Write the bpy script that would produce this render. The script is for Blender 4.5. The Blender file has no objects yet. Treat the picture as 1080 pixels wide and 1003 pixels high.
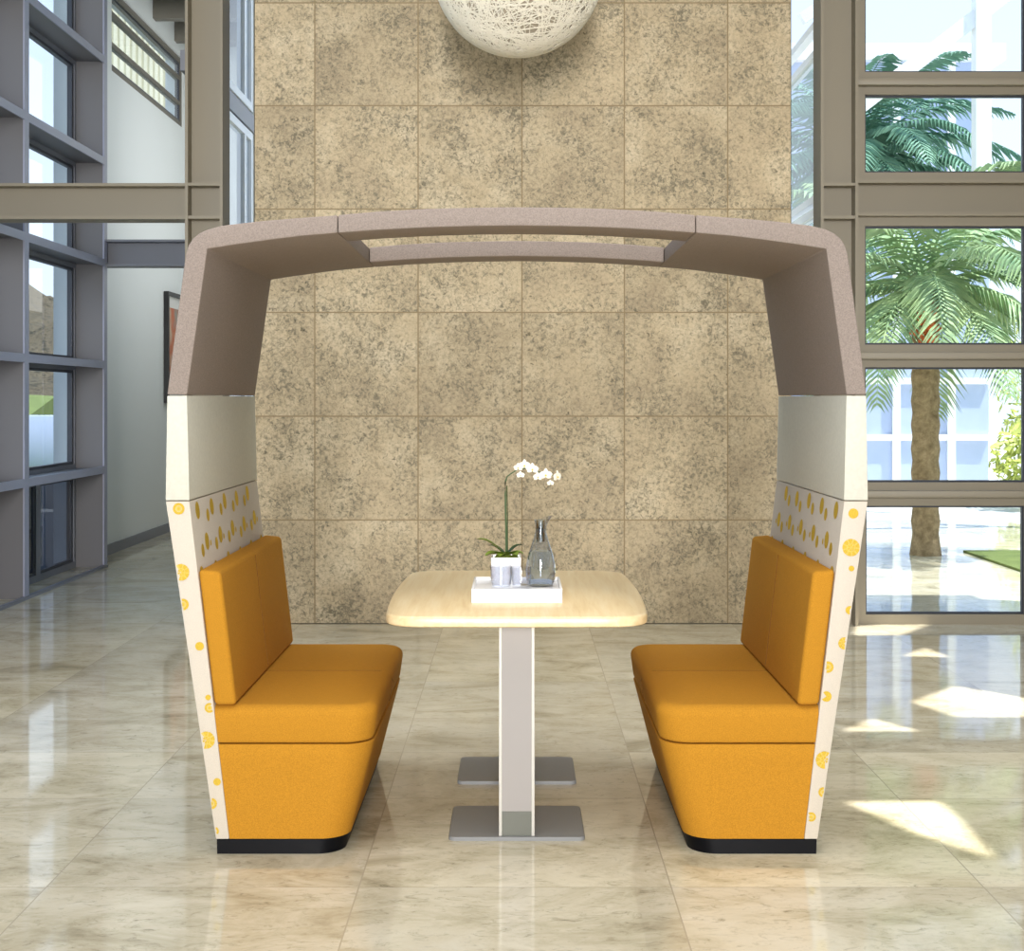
import bpy, bmesh, math, random
from mathutils import Vector, Matrix
random.seed(7)
C = bpy.context.scene
R = math.radians
# ------------------------------------------------------------------ camera
H = 1.39
F = 1500.0
VX, VY = 545.0, 421.0
cam = bpy.data.cameras.new('camera'); camo = bpy.data.objects.new('camera', cam)
C.collection.objects.link(camo); C.camera = camo
camo.location = (0, 0, H); camo.rotation_euler = (R(90), 0, 0)
cam.sensor_width = 36.0; cam.lens = F / 1080 * 36.0
cam.shift_x = (540 - VX) / 1080; cam.shift_y = (VY - 501.5) / 1080
cam.clip_end = 500
# ------------------------------------------------------------------ colour management
C.view_settings.view_transform = 'Standard'; C.view_settings.look = 'None'
C.view_settings.gamma = 1; C.view_settings.use_curve_mapping = False
C.view_settings.exposure = 0.0
C.cycles.max_bounces = 10; C.cycles.transparent_max_bounces = 24
C.cycles.use_denoising = True
C.cycles.sample_clamp_indirect = 6.0
C.cycles.caustics_reflective = False; C.cycles.caustics_refractive = False
# ------------------------------------------------------------------ sky
w = bpy.data.worlds.new('sky'); C.world = w; w.use_nodes = True
nt = w.node_tree; bg = nt.nodes['Background']
tc = nt.nodes.new('ShaderNodeTexCoord'); sp = nt.nodes.new('ShaderNodeSeparateXYZ')
rp = nt.nodes.new('ShaderNodeValToRGB')
nt.links.new(tc.outputs['Generated'], sp.inputs[0]); nt.links.new(sp.outputs['Z'], rp.inputs[0])
nt.links.new(rp.outputs[0], bg.inputs['Color'])
e = rp.color_ramp.elements
e[0].position = 0.0; e[0].color = (0.86, 0.93, 1.0, 1)
e[1].position = 0.6; e[1].color = (0.50, 0.70, 1.0, 1)
bg.inputs['Strength'].default_value = 1.5
# ------------------------------------------------------------------ sun
SUN = Vector((0.35, -0.15, 0.92)).normalized()      # towards the sun
sl = bpy.data.lights.new('sun', 'SUN'); so = bpy.data.objects.new('sun', sl); C.collection.objects.link(so)
sl.energy = 9.0; sl.angle = R(0.5); sl.color = (1.0, 0.95, 0.86)
so.rotation_euler = SUN.to_track_quat('Z', 'Y').to_euler(); so.location = SUN * 30
# ------------------------------------------------------------------ added fill lights: behind the viewer, overhead and in the far aisle
def area(name, loc, rot, sx, sy, power, col):
    l = bpy.data.lights.new(name, 'AREA'); l.shape = 'RECTANGLE'; l.size = sx; l.size_y = sy
    l.energy = power; l.color = col
    o = bpy.data.objects.new(name, l); C.collection.objects.link(o); o.location = loc; o.rotation_euler = rot
    return o
area('rear_fill', (0.0, -8.6, 2.7), (R(90), 0, 0), 1.8, 5.0, 345, (1.0, 0.985, 0.965)).data.spread = R(70)  # added frontal fill, stands before the closed rear wall
area('overhead_fill', (0.0, 3.6, 6.85), (0, 0, 0), 7.0, 7.0, 190, (1.0, 0.985, 0.955)).data.spread = R(95)  # added fill under the ceiling, brightens the floor
area('aisle_fill', (-2.35, 14.2, 3.6), (0, R(90), 0), 2.6, 3.2, 27, (0.97, 0.99, 1.0))  # added fill, brightens the white aisle wall

# ------------------------------------------------------------------ helpers
def px(x, y, d):                    # world point seen at a photo position at a known distance (used for measuring)
    return Vector(((x - VX) * d / F, d, H + (VY - y) * d / F))

def finish(bm, ang=38, smooth=True):
    bm.normal_update()
    for f in bm.faces: f.smooth = smooth
    if smooth:
        for ed in bm.edges:
            if len(ed.link_faces) == 2:
                try: ed.smooth = ed.calc_face_angle() < R(ang)
                except ValueError: ed.smooth = False

def obj(name, bm, mats, parent=None, label=None, ang=38, smooth=True):
    finish(bm, ang, smooth)
    me = bpy.data.meshes.new(name); bm.to_mesh(me); bm.free()
    if not isinstance(mats, (list, tuple)): mats = [mats]
    for m in mats: me.materials.append(m)
    o = bpy.data.objects.new(name, me); C.collection.objects.link(o)
    if parent is not None:
        o.parent = parent
        o.matrix_parent_inverse = Matrix.Translation(-Vector(parent.location)) if parent.rotation_euler.z == 0 else parent.matrix_basis.inverted()
    if label: o['label'] = label
    return o

def thing(name, label, cat, loc, group=None, kind=None):
    o = bpy.data.objects.new(name, None); C.collection.objects.link(o); o.location = loc
    o.empty_display_size = 0.1
    if label: o['label'] = label
    if cat: o['category'] = cat
    if group: o['group'] = group
    if kind: o['kind'] = kind
    return o
def tag(o, label=None, cat=None, group=None, kind=None):
    if label: o['label'] = label
    if cat: o['category'] = cat
    if group: o['group'] = group
    if kind: o['kind'] = kind
    return o
def struct(name, bm, m, label=None, smooth=True):
    o = obj(name, bm, m, smooth=smooth); o['kind'] = 'structure'
    if label: o['label'] = label
    return o

def box(bm, x0, x1, y0, y1, z0, z1, mi=0, bev=0):
    if x0 > x1: x0, x1 = x1, x0
    v = [bm.verts.new(p) for p in ((x0,y0,z0),(x1,y0,z0),(x1,y1,z0),(x0,y1,z0),(x0,y0,z1),(x1,y0,z1),(x1,y1,z1),(x0,y1,z1))]
    fs = []
    for q in ((0,3,2,1),(4,5,6,7),(0,1,5,4),(1,2,6,5),(2,3,7,6),(3,0,4,7)):
        f = bm.faces.new([v[i] for i in q]); f.material_index = mi; fs.append(f)
    if bev:
        es = set()
        for f in fs: es.update(f.edges)
        r = bmesh.ops.bevel(bm, geom=list(es), offset=bev, segments=2, affect='EDGES', profile=0.5)
        for f in r['faces']: f.material_index = mi
    return v

def prism_y(bm, pts, y0, y1, bev=0, seg=3, mi=0, edges='all'):     # XZ outline drawn out along Y
    a = sum(pts[i][0]*pts[(i+1)%len(pts)][1] - pts[(i+1)%len(pts)][0]*pts[i][1] for i in range(len(pts)))
    if a < 0: pts = pts[::-1]
    n = len(pts)
    A = [bm.verts.new((p[0], y0, p[1])) for p in pts]; B = [bm.verts.new((p[0], y1, p[1])) for p in pts]
    fs = [bm.faces.new(A), bm.faces.new(B[::-1])]
    for i in range(n):
        j = (i+1) % n
        fs.append(bm.faces.new((A[j], A[i], B[i], B[j])))
    for f in fs: f.material_index = mi
    if bev:
        bm.normal_update()
        es = set(); [es.update(f.edges) for f in fs]
        es = [x for x in es if x.calc_face_angle(0) > R(30)]
        bmesh.ops.bevel(bm, geom=es, offset=bev, segments=seg, affect='EDGES', profile=0.5, clamp_overlap=True)

def loft(bm, rings, cap=True, mi=0):
    V = [[bm.verts.new(p) for p in r] for r in rings]
    n = len(V[0])
    for a, b in zip(V[:-1], V[1:]):
        for i in range(n):
            j = (i+1) % n
            f = bm.faces.new((a[i], a[j], b[j], b[i])); f.material_index = mi
    if cap:
        bm.faces.new(V[0][::-1]).material_index = mi; bm.faces.new(V[-1]).material_index = mi
    return V

def lathe(bm, prof, cx=0, cy=0, n=40, mi=0, closed=False):
    rings = []
    for r, z in prof:
        rings.append([bm.verts.new((cx + r*math.cos(2*math.pi*k/n), cy + r*math.sin(2*math.pi*k/n), z)) for k in range(n)] if r > 1e-6 else [bm.verts.new((cx, cy, z))])
    prs = list(zip(rings[:-1], rings[1:]))
    if closed: prs.append((rings[-1], rings[0]))
    for a, b in prs:
        for k in range(n):
            j = (k+1) % n
            if len(a) == 1 and len(b) == 1: continue
            if len(a) == 1: f = bm.faces.new((a[0], b[j], b[k]))
            elif len(b) == 1: f = bm.faces.new((a[k], a[j], b[0]))
            else: f = bm.faces.new((a[k], a[j], b[j], b[k]))
            f.material_index = mi
    return rings

def tube(bm, pts, rad, n=8, mi=0, cap=True):
    pts = [Vector(p) for p in pts]
    rings = []
    up = Vector((0, 0, 1))
    for i, p in enumerate(pts):
        t = (pts[min(i+1, len(pts)-1)] - pts[max(i-1, 0)]).normalized()
        u = t.cross(up)
        if u.length < 1e-3: u = t.cross(Vector((0, 1, 0)))
        u.normalize(); v = t.cross(u)
        r = rad[i] if isinstance(rad, (list, tuple)) else rad
        rings.append([p + u*r*math.cos(2*math.pi*k/n) + v*r*math.sin(2*math.pi*k/n) for k in range(n)])
    loft(bm, rings, cap, mi)

# ------------------------------------------------------------------ materials
def s2l(c):
    return tuple(((v/255)/12.92 if v/255 <= 0.04045 else ((v/255+0.055)/1.055)**2.4) for v in c) + (1,)
def mat(name, col, rough=0.5, metal=0.0, spec=0.5, **kw):
    m = bpy.data.materials.new(name); m.use_nodes = True
    b = m.node_tree.nodes['Principled BSDF']
    b.inputs['Base Color'].default_value = s2l(col); b.inputs['Roughness'].default_value = rough
    b.inputs['Metallic'].default_value = metal; b.inputs['Specular IOR Level'].default_value = spec
    for k, v in kw.items(): b.inputs[k].default_value = v
    return m
def N(m, t, **kw):
    n = m.node_tree.nodes.new(t)
    for k, v in kw.items():
        if k in n.inputs: n.inputs[k].default_value = v
        else: setattr(n, k, v)
    return n
def L(m, a, b): m.node_tree.links.new(a, b)
def ramp(m, src, stops, interp='LINEAR'):
    r = m.node_tree.nodes.new('ShaderNodeValToRGB'); r.color_ramp.interpolation = interp
    el = r.color_ramp.elements
    while len(el) < len(stops): el.new(0.5)
    for q, (p, c) in zip(el, stops):
        q.position = p; q.color = c if len(c) == 4 else tuple(c) + (1,)
    if src is not None: L(m, src, r.inputs[0])
    return r
def mix(m, fac, a, b, bt='MIX'):
    n = m.node_tree.nodes.new('ShaderNodeMix'); n.data_type = 'RGBA'; n.blend_type = bt
    for s, v in ((n.inputs[0], fac), (n.inputs[6], a), (n.inputs[7], b)):
        if hasattr(v, 'links'): L(m, v, s)
        else: s.default_value = v
    return n.outputs[2]
def bump(m, src, strength, dist=0.002):
    b = m.node_tree.nodes['Principled BSDF']
    n = N(m, 'ShaderNodeBump', Strength=strength, Distance=dist); L(m, src, n.inputs['Height']); L(m, n.outputs[0], b.inputs['Normal'])
def coords(m, scale=(1,1,1)):
    t = N(m, 'ShaderNodeTexCoord'); mp = N(m, 'ShaderNodeMapping'); mp.inputs['Scale'].default_value = scale
    L(m, t.outputs['Object'], mp.inputs[0]); return mp.outputs[0]

def fabric(name, col, amt=0.07, scale=420, bmp=0.25, sheen=0.0):
    m = mat(name, col, 0.92, spec=0.2); b = m.node_tree.nodes['Principled BSDF']
    b.inputs['Sheen Weight'].default_value = sheen; b.inputs['Sheen Roughness'].default_value = 0.5
    v = coords(m)
    n1 = N(m, 'ShaderNodeTexNoise', Scale=scale, Detail=2.0); L(m, v, n1.inputs['Vector'])
    n2 = N(m, 'ShaderNodeTexNoise', Scale=60.0, Detail=3.0); L(m, v, n2.inputs['Vector'])
    c = s2l(col); d = tuple(x*(1-amt*3) for x in c[:3]) + (1,); li = tuple(min(1, x*(1+amt*2)) for x in c[:3]) + (1,)
    a = ramp(m, n1.outputs[0], [(0.35, d), (0.65, li)])
    k = ramp(m, n2.outputs[0], [(0.3, (1-amt,)*3), (0.7, (1,)*3)])
    L(m, mix(m, 1.0, a.outputs[0], k.outputs[0], 'MULTIPLY'), b.inputs['Base Color'])
    bump(m, n1.outputs[0], bmp, 0.0015)
    return m

M = {}
M['mustard'] = fabric('mustard_wool', (189, 133, 39), 0.05)
M['mocha'] = fabric('mocha_felt', (150, 138, 131), 0.05, 300)
M['cream'] = fabric('cream_vinyl', (212, 211, 199), 0.012, 90, 0.08, 0.0)
M['print'] = fabric('oatmeal_fabric', (208, 199, 186), 0.02)
M['dot'] = fabric('yellow_print', (212, 178, 66), 0.05)
M['dot_pale'] = fabric('pale_yellow_print', (218, 192, 104), 0.05)
M['thread'] = mat('seam_thread', (120, 78, 14), 0.9)
M['black'] = mat('black_plinth', (4, 5, 11), 0.5, spec=0.15)
M['white'] = mat('white_gloss', (244, 244, 246), 0.25)
M['whitepaint'] = mat('white_wall_paint', (226, 230, 228), 0.8)
M['wallwarm'] = mat('taupe_wall_paint', (150, 142, 128), 0.9)
M['steel'] = mat('grey_base_plate', (134, 136, 138), 0.45, 0.0)
M['alu'] = mat('satin_aluminium_post', (158, 153, 151), 0.5, 0.0)
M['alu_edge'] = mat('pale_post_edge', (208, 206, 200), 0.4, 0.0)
M['postfoot'] = mat('grey_post_foot', (92, 94, 84), 0.4, 0.0)
M['taupe'] = mat('taupe_painted_steel', (140, 132, 115), 0.5)
M['greysteel'] = mat('grey_steel', (124, 126, 134), 0.45)  # cooler grey than the taupe frames
M['fin'] = mat('grey_fin', (114, 112, 114), 0.5)
M['finedge'] = mat('pale_blue_grey_edge', (156, 158, 176), 0.4)
M['darkframe'] = mat('dark_window_gasket', (52, 56, 66), 0.4)
M['bluewhite'] = mat('pale_window_frame', (216, 224, 236), 0.45)
M['soffit'] = mat('soffit_paint', (120, 116, 106), 0.8)
M['ceil'] = mat('ceiling_paint', (190, 184, 174), 0.9)
M['green'] = mat('leaf_green', (126, 148, 52), 0.4)
M['leafdark'] = mat('dark_leaf_green', (48, 72, 34), 0.4)
M['stem'] = mat('stem_green', (74, 98, 64), 0.5)
M['petal'] = mat('orchid_petal', (252, 250, 236), 0.6)
M['petalc'] = mat('orchid_centre', (222, 200, 90), 0.6)
M['moss'] = mat('moss', (110, 124, 44), 0.95)
M['pframe'] = mat('black_picture_frame', (18, 18, 20), 0.4)
M['matboard'] = mat('white_matboard', (225, 224, 218), 0.8)
M['chrome'] = mat('steel_pourer', (190, 198, 206), 0.15, 1.0)

def glass_pane(name, tint, refl=1.0):
    m = bpy.data.materials.new(name); m.use_nodes = True; t = m.node_tree
    for n in list(t.nodes): t.nodes.remove(n)
    o = t.nodes.new('ShaderNodeOutputMaterial'); mx = t.nodes.new('ShaderNodeMixShader')
    tr = t.nodes.new('ShaderNodeBsdfTransparent'); gl = t.nodes.new('ShaderNodeBsdfGlossy'); fr = t.nodes.new('ShaderNodeFresnel')
    fr.inputs[0].default_value = 1.45; tr.inputs[0].default_value = tint; gl.inputs['Roughness'].default_value = 0.02
    mu = t.nodes.new('ShaderNodeMath'); mu.operation = 'MULTIPLY'; mu.inputs[1].default_value = refl
    ge = t.nodes.new('ShaderNodeNewGeometry'); inv = t.nodes.new('ShaderNodeMath'); inv.operation = 'SUBTRACT'; inv.inputs[0].default_value = 1.0
    m2 = t.nodes.new('ShaderNodeMath'); m2.operation = 'MULTIPLY'; t.links.new(ge.outputs['Backfacing'], inv.inputs[1])
    t.links.new(fr.outputs[0], mu.inputs[0]); t.links.new(mu.outputs[0], m2.inputs[0]); t.links.new(inv.outputs[0], m2.inputs[1]); t.links.new(m2.outputs[0], mx.inputs[0]); t.links.new(tr.outputs[0], mx.inputs[1]); t.links.new(gl.outputs[0], mx.inputs[2])
    t.links.new(mx.outputs[0], o.inputs[0]); return m
M['pane'] = glass_pane('window_glass', (0.93, 0.97, 1.0, 1))
M['vent'] = glass_pane('tinted_vent_glass', (0.40, 0.44, 0.50, 1), 1.5)
M['ware'] = glass_pane('drinking_glass', (0.93, 0.94, 0.965, 1), 3.0)
M['carafe'] = glass_pane('carafe_glass', (0.93, 0.95, 0.975, 1), 3.5)
M['water'] = mat('water', (228, 240, 255), 0.0, **{'Transmission Weight': 1.0, 'IOR': 1.10})

# travertine floor: tone per slab, cross-bands, pits
def stone_floor():
    m = mat('polished_travertine', (200, 190, 165), 0.055, spec=0.45); b = m.node_tree.nodes['Principled BSDF']
    at = N(m, 'ShaderNodeAttribute', attribute_name='tone')
    t = N(m, 'ShaderNodeTexCoord')
    off = N(m, 'ShaderNodeVectorMath', operation='SCALE'); off.inputs[0].default_value = (7.3, 3.1, 5.7); L(m, at.outputs['Fac'], off.inputs['Scale'])
    ad = N(m, 'ShaderNodeVectorMath', operation='ADD'); L(m, t.outputs['Object'], ad.inputs[0]); L(m, off.outputs[0], ad.inputs[1])
    mp = N(m, 'ShaderNodeMapping'); mp.inputs['Scale'].default_value = (1.0, 1.7, 1); L(m, ad.outputs[0], mp.inputs[0])
    band = N(m, 'ShaderNodeTexNoise', Scale=2.2, Detail=9.0, Roughness=0.70, Distortion=0.7); L(m, mp.outputs[0], band.inputs['Vector'])
    c1 = ramp(m, band.outputs[0], [(0.30, s2l((166, 158, 134))), (0.43, s2l((200, 192, 168))), (0.56, s2l((220, 213, 192))), (0.72, s2l((229, 224, 208)))])
    mp2 = N(m, 'ShaderNodeMapping'); mp2.inputs['Scale'].default_value = (1.0, 2.0, 1); L(m, ad.outputs[0], mp2.inputs[0])
    pit = N(m, 'ShaderNodeTexNoise', Scale=15.0, Detail=6.0, Roughness=0.75, Distortion=1.2); L(m, mp2.outputs[0], pit.inputs['Vector'])
    pr = ramp(m, pit.outputs[0], [(0.29, (0.30, 0.30, 0.27)), (0.365, (0.72, 0.72, 0.69)), (0.47, (1, 1, 1))])
    c2 = mix(m, 0.8, c1.outputs[0], pr.outputs[0], 'MULTIPLY')
    tr = ramp(m, at.outputs['Fac'], [(0.0, (0.86, 0.855, 0.84)), (0.5, (0.97, 0.965, 0.95)), (1.0, (1.06, 1.05, 1.0))])
    c3 = mix(m, 1.0, c2, tr.outputs[0], 'MULTIPLY')
    L(m, c3, b.inputs['Base Color'])
    n3 = N(m, 'ShaderNodeTexNoise', Scale=1.3, Detail=1.0); L(m, ad.outputs[0], n3.inputs['Vector']); bump(m, n3.outputs[0], 0.03, 0.02)
    return m
M['floor'] = stone_floor()
M['joint'] = mat('floor_joint', (176, 168, 148), 0.2)
def stone_wall():
    m = mat('fossil_limestone', (196, 178, 140), 0.75, spec=0.25); b = m.node_tree.nodes['Principled BSDF']
    at = N(m, 'ShaderNodeAttribute', attribute_name='tone')
    t = N(m, 'ShaderNodeTexCoord')
    off = N(m, 'ShaderNodeVectorMath', operation='SCALE'); off.inputs[0].default_value = (11.3, 4.1, 8.7); L(m, at.outputs['Fac'], off.inputs['Scale'])
    ad = N(m, 'ShaderNodeVectorMath', operation='ADD'); L(m, t.outputs['Object'], ad.inputs[0]); L(m, off.outputs[0], ad.inputs[1])
    V = ad.outputs[0]
    big = N(m, 'ShaderNodeTexNoise', Scale=3.0, Detail=5.0, Roughness=0.6); L(m, V, big.inputs['Vector'])
    base = ramp(m, big.outputs[0], [(0.30, s2l((181, 164, 137))), (0.5, s2l((197, 180, 150))), (0.70, s2l((213, 198, 170)))])
    worm = N(m, 'ShaderNodeTexNoise', Scale=42.0, Detail=5.0, Roughness=0.72, Distortion=0.9); L(m, V, worm.inputs['Vector'])
    dens = N(m, 'ShaderNodeTexNoise', Scale=4.5, Detail=3.0); L(m, V, dens.inputs['Vector'])
    sub = N(m, 'ShaderNodeMath', operation='MULTIPLY_ADD'); sub.inputs[1].default_value = -0.34; L(m, dens.outputs[0], sub.inputs[0]); L(m, worm.outputs[0], sub.inputs[2])
    wr = ramp(m, sub.outputs[0], [(0.20, (0.0,)*3), (0.25, (0.38,)*3), (0.33, (0.8,)*3), (0.40, (1,)*3)])
    c = mix(m, wr.outputs[0], s2l((132, 124, 105)), base.outputs[0])
    # fine light grain
    fine = N(m, 'ShaderNodeTexNoise', Scale=60.0, Detail=3.0, Roughness=0.7); L(m, V, fine.inputs['Vector'])
    fr = ramp(m, fine.outputs[0], [(0.3, (0.80, 0.79, 0.76)), (0.5, (1, 1, 1)), (0.7, (1.14, 1.14, 1.12))])
    c = mix(m, 0.9, c, fr.outputs[0], 'MULTIPLY')
    # dark pits
    vo = N(m, 'ShaderNodeTexNoise', Scale=34.0, Detail=3.0, Distortion=1.6); L(m, V, vo.inputs['Vector'])
    pr = ramp(m, vo.outputs[0], [(0.29, (0.36, 0.37, 0.35)), (0.345, (1, 1, 1))])
    c = mix(m, 0.9, c, pr.outputs[0], 'MULTIPLY')
    tr = ramp(m, at.outputs['Fac'], [(0.0, (0.90, 0.895, 0.88)), (1.0, (1.04, 1.035, 1.02))])
    c = mix(m, 1.0, c, tr.outputs[0], 'MULTIPLY')
    L(m, c, b.inputs['Base Color']); bump(m, sub.outputs[0], 0.3, 0.004)
    return m
M['stone'] = stone_wall()
M['wjoint'] = mat('stone_joint', (146, 128, 98), 0.9)
def wood():
    m = mat('pale_maple', (240, 212, 160), 0.32); b = m.node_tree.nodes['Principled BSDF']
    v = coords(m, (14, 0.9, 14))
    n = N(m, 'ShaderNodeTexNoise', Scale=3.0, Detail=6.0, Roughness=0.6, Distortion=0.3); L(m, v, n.inputs['Vector'])
    r = ramp(m, n.outputs[0], [(0.3, s2l((230, 202, 152))), (0.5, s2l((240, 216, 170))), (0.7, s2l((246, 226, 186)))])
    L(m, r.outputs[0], b.inputs['Base Color']); return m
M['wood'] = wood()
def noisy(name, cols, scale, rough=0.9, det=6, bmp=0.0):
    m = mat(name, cols[0], rough, spec=0.2); b = m.node_tree.nodes['Principled BSDF']
    v = coords(m); n = N(m, 'ShaderNodeTexNoise', Scale=scale, Detail=det, Roughness=0.7); L(m, v, n.inputs['Vector'])
    st = [(0.3 + 0.4*i/(len(cols)-1), s2l(c)) for i, c in enumerate(cols)]
    r = ramp(m, n.outputs[0], st); L(m, r.outputs[0], b.inputs['Base Color'])
    if bmp: bump(m, n.outputs[0], bmp, 0.3)
    return m
M['hill'] = noisy('scrub_hillside', [(20, 20, 16), (74, 66, 52), (104, 94, 76), (44, 42, 34), (66, 66, 46)], 2.2, det=12, bmp=1.0)
M['lawn'] = noisy('lawn', [(84, 98, 52), (112, 124, 70)], 3.0)
M['paving'] = noisy('grey_paving', [(120, 120, 120), (138, 137, 135)], 1.5)
M['cladding'] = noisy('cream_cladding', [(196, 192, 168), (206, 203, 182)], 0.6)
M['patio'] = noisy('pale_patio', [(206, 204, 200), (226, 224, 220)], 0.8)
M['palebuild'] = noisy('pale_blue_render', [(176, 190, 220), (190, 202, 228)], 0.7)
M['trunk'] = noisy('palm_trunk_bark', [(110, 90, 64), (176, 152, 118)], 14.0)
M['fruit'] = mat('orange_palm_fruit', (206, 104, 48), 0.6)
def leafmat(name, a, b_):
    m = noisy(name, [a, b_], 3.0, 0.5)
    m.node_tree.nodes['Principled BSDF'].inputs['Subsurface Weight'].default_value = 0.0
    return m
M['palm'] = leafmat('palm_leaflets', (112, 146, 112), (186, 206, 150))  # greens lightened, the haze of window reflections is put into the leaf colour
M['palmdark'] = leafmat('blue_green_leaflets', (70, 116, 100), (130, 166, 140))
M['shrub'] = leafmat('shrub_leaves', (150, 168, 70), (206, 206, 120))
def globe():
    m = mat('woven_fibre', (246, 240, 224), 0.7, spec=0.3)
    b = m.node_tree.nodes['Principled BSDF']; b.inputs['Subsurface Weight'].default_value = 0.0
    return m
M['fibre'] = globe()
M['diffuser'] = mat('frosted_liner', (176, 164, 142), 0.9)
M['diffuser'].node_tree.nodes['Principled BSDF'].inputs['Emission Color'].default_value = (1, 0.93, 0.80, 1)
M['diffuser'].node_tree.nodes['Principled BSDF'].inputs['Emission Strength'].default_value = 0.08

# ================================================================== SETTING
WY = 8.80                                 # plane of the stone wall and of the cross frames
XL, XR, YB, YE = -3.66, 5.6, -9.0, 16.4
# ---- floor of travertine slabs
def tiles(bm, us, vs, fn, gap, mi_t=0, mi_j=1):
    lay = bm.faces.layers.float.new('tone')
    def quad(u0, u1, v0, v1, mi, tone):
        f = bm.faces.new([bm.verts.new(fn(*p)) for p in ((u0, v0), (u1, v0), (u1, v1), (u0, v1))]); f.material_index = mi; f[lay] = tone
    g = gap / 2
    for j in range(len(vs) - 1):
        for i in range(len(us) - 1):
            quad(us[i] + g, us[i+1] - g, vs[j] + g, vs[j+1] - g, mi_t, random.random())
    for i in range(1, len(us) - 1): quad(us[i] - g, us[i] + g, vs[0] + g, vs[-1] - g, mi_j, 0.5)
    for j in range(1, len(vs) - 1):
        for i in range(len(us) - 1):
            quad(us[i] + g, us[i+1] - g, vs[j] - g, vs[j] + g, mi_j, 0.5)
bm = bmesh.new()
us = [XL] + [-3.12 + 0.89*i for i in range(0, 10)] + [XR]
us = [u for u in us if u <= XR]
vs = [YB, -8.0, -7.1, -6.2, -5.3, -4.3, -3.3, -2.3, -1.4, -0.5, 0.4, 1.3, 2.2, 3.15, 4.05, 4.95, 5.6, 6.2, 7.0, 7.9, 8.83, 9.7, 10.6, 11.5, 12.4, 13.3, 14.2, 15.2, YE]
tiles(bm, us, vs, lambda u, v: (u, v, 0), 0.004)
struct('floor', bm, [M['floor'], M['joint']], smooth=False)

# ---- unseen ceiling; its openings are invented, cut to shape the sun patches below
ZC = 7.0
def floor_pt(x, y):
    d = F * H / (y - VY); return Vector(((x - VX) * d / F, d))
patches = [
    [(892, 846), (991, 845), (1051, 907), (969, 880)],
    [(961, 740), (1008, 723.5), (1084, 737), (1088, 756), (1007, 756)],
    [(889, 771), (920, 758), (969, 771)],
    [(899, 670), (901, 660.5), (932, 658.5), (981, 658.5), (950, 670)],
    [(952, 692), (976, 683), (1001, 693)],
]
cu = bpy.data.curves.new('ceiling', 'CURVE'); cu.dimensions = '2D'; cu.fill_mode = 'BOTH'
def spline(pts):
    s = cu.splines.new('POLY'); s.points.add(len(pts) - 1); s.use_cyclic_u = True
    for q, p in zip(s.points, pts): q.co = (p[0], p[1], 0, 1)
spline([(XL - .3, YB), (XR + .3, YB), (XR + .3, WY + .15), (XL - .3, WY + .15)])
dz = Vector((SUN.x, SUN.y)) * ((ZC + 0.01) / SUN.z)
for P in patches: spline([floor_pt(*p) + dz for p in P])
tmp = bpy.data.objects.new('tmp', cu); C.collection.objects.link(tmp)
dg = bpy.context.evaluated_depsgraph_get(); me = bpy.data.meshes.new_from_object(tmp.evaluated_get(dg))
bpy.data.objects.remove(tmp)
me.materials.clear(); me.materials.append(M['ceil']); me.name = 'ceiling'
ce = bpy.data.objects.new('ceiling', me); C.collection.objects.link(ce); ce.location = (0, 0, ZC); ce['kind'] = 'structure'
so_m = ce.modifiers.new('thickness', 'SOLIDIFY'); so_m.thickness = 0.02; so_m.offset = 1

# ---- stone feature wall
bm = bmesh.new()
S = WY / F
ux = [(p - VX) * S for p in (268, 332, 441, 550.5, 658.5, 767.5, 834.5)]
vz = [0.0] + [H + (VY - p) * S for p in (548.5, 439, 329.5, 220.5, 111.5, 3)]
while vz[-1] < ZC - 0.7: vz.append(vz[-1] + 109 * S)
vz.append(ZC)
tiles(bm, ux, vz, lambda u, v: (u, WY, v), 0.008)
for f in bm.faces: f.normal_update()
lay = bm.faces.layers.float['tone']
for (a, b_) in ((ux[0], -1), (ux[-1], 1)):
    for k in range(len(vz) - 1):
        f = bm.faces.new([bm.verts.new(p) for p in ((a, WY, vz[k]), (a, WY + .9, vz[k]), (a, WY + .9, vz[k+1]), (a, WY, vz[k+1]))]); f[lay] = random.random()
f = bm.faces.new([bm.verts.new(p) for p in ((ux[0], WY+.9, 0), (ux[-1], WY+.9, 0), (ux[-1], WY+.9, ZC), (ux[0], WY+.9, ZC))]); f[lay] = .5
struct('wall_back', bm, [M['stone'], M['wjoint']], smooth=False)

# ---- steel cross frames left and right of the stone wall (columns and beams with web and flanges)
def column(name, x0, x1, y, zt, stiff, m):
    bm = bmesh.new(); t = 0.018; dp = 0.22
    box(bm, x0, x0 + t, y, y + dp, 0, zt); box(bm, x1 - t, x1, y, y + dp, 0, zt)
    box(bm, x0 + t, x1 - t, y + dp/2 - .006, y + dp/2 + .006, 0, zt)
    for z in stiff: box(bm, x0 + t, x1 - t, y + .004, y + dp/2 - .006, z, z + t)
    struct(name, bm, m)
def beam(name, x0, x1, y, z0, z1, m, dp=0.2):
    bm = bmesh.new(); t = 0.018
    box(bm, x0, x1, y, y + dp, z0, z0 + t); box(bm, x0, x1, y, y + dp, z1 - t, z1)
    box(bm, x0, x1, y + dp/2 - .006, y + dp/2 + .006, z0 + t, z1 - t)
    struct(name, bm, m)
BZ0, BZ1 = 2.495, 2.715
column('trim_1', -2.03, -1.80, WY - .1, ZC, (BZ0, BZ1 - .018), M['taupe'])
column('trim_2', 1.86, 2.09, WY - .1, ZC, (BZ0, BZ1 - .018), M['taupe'])
beam('trim_3', -3.64, -2.03, WY - .08, BZ0, BZ1, M['taupe'])
beam('trim_4', 2.09, XR, WY - .08, BZ0 + .02, BZ1 + .02, M['taupe'])

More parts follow.
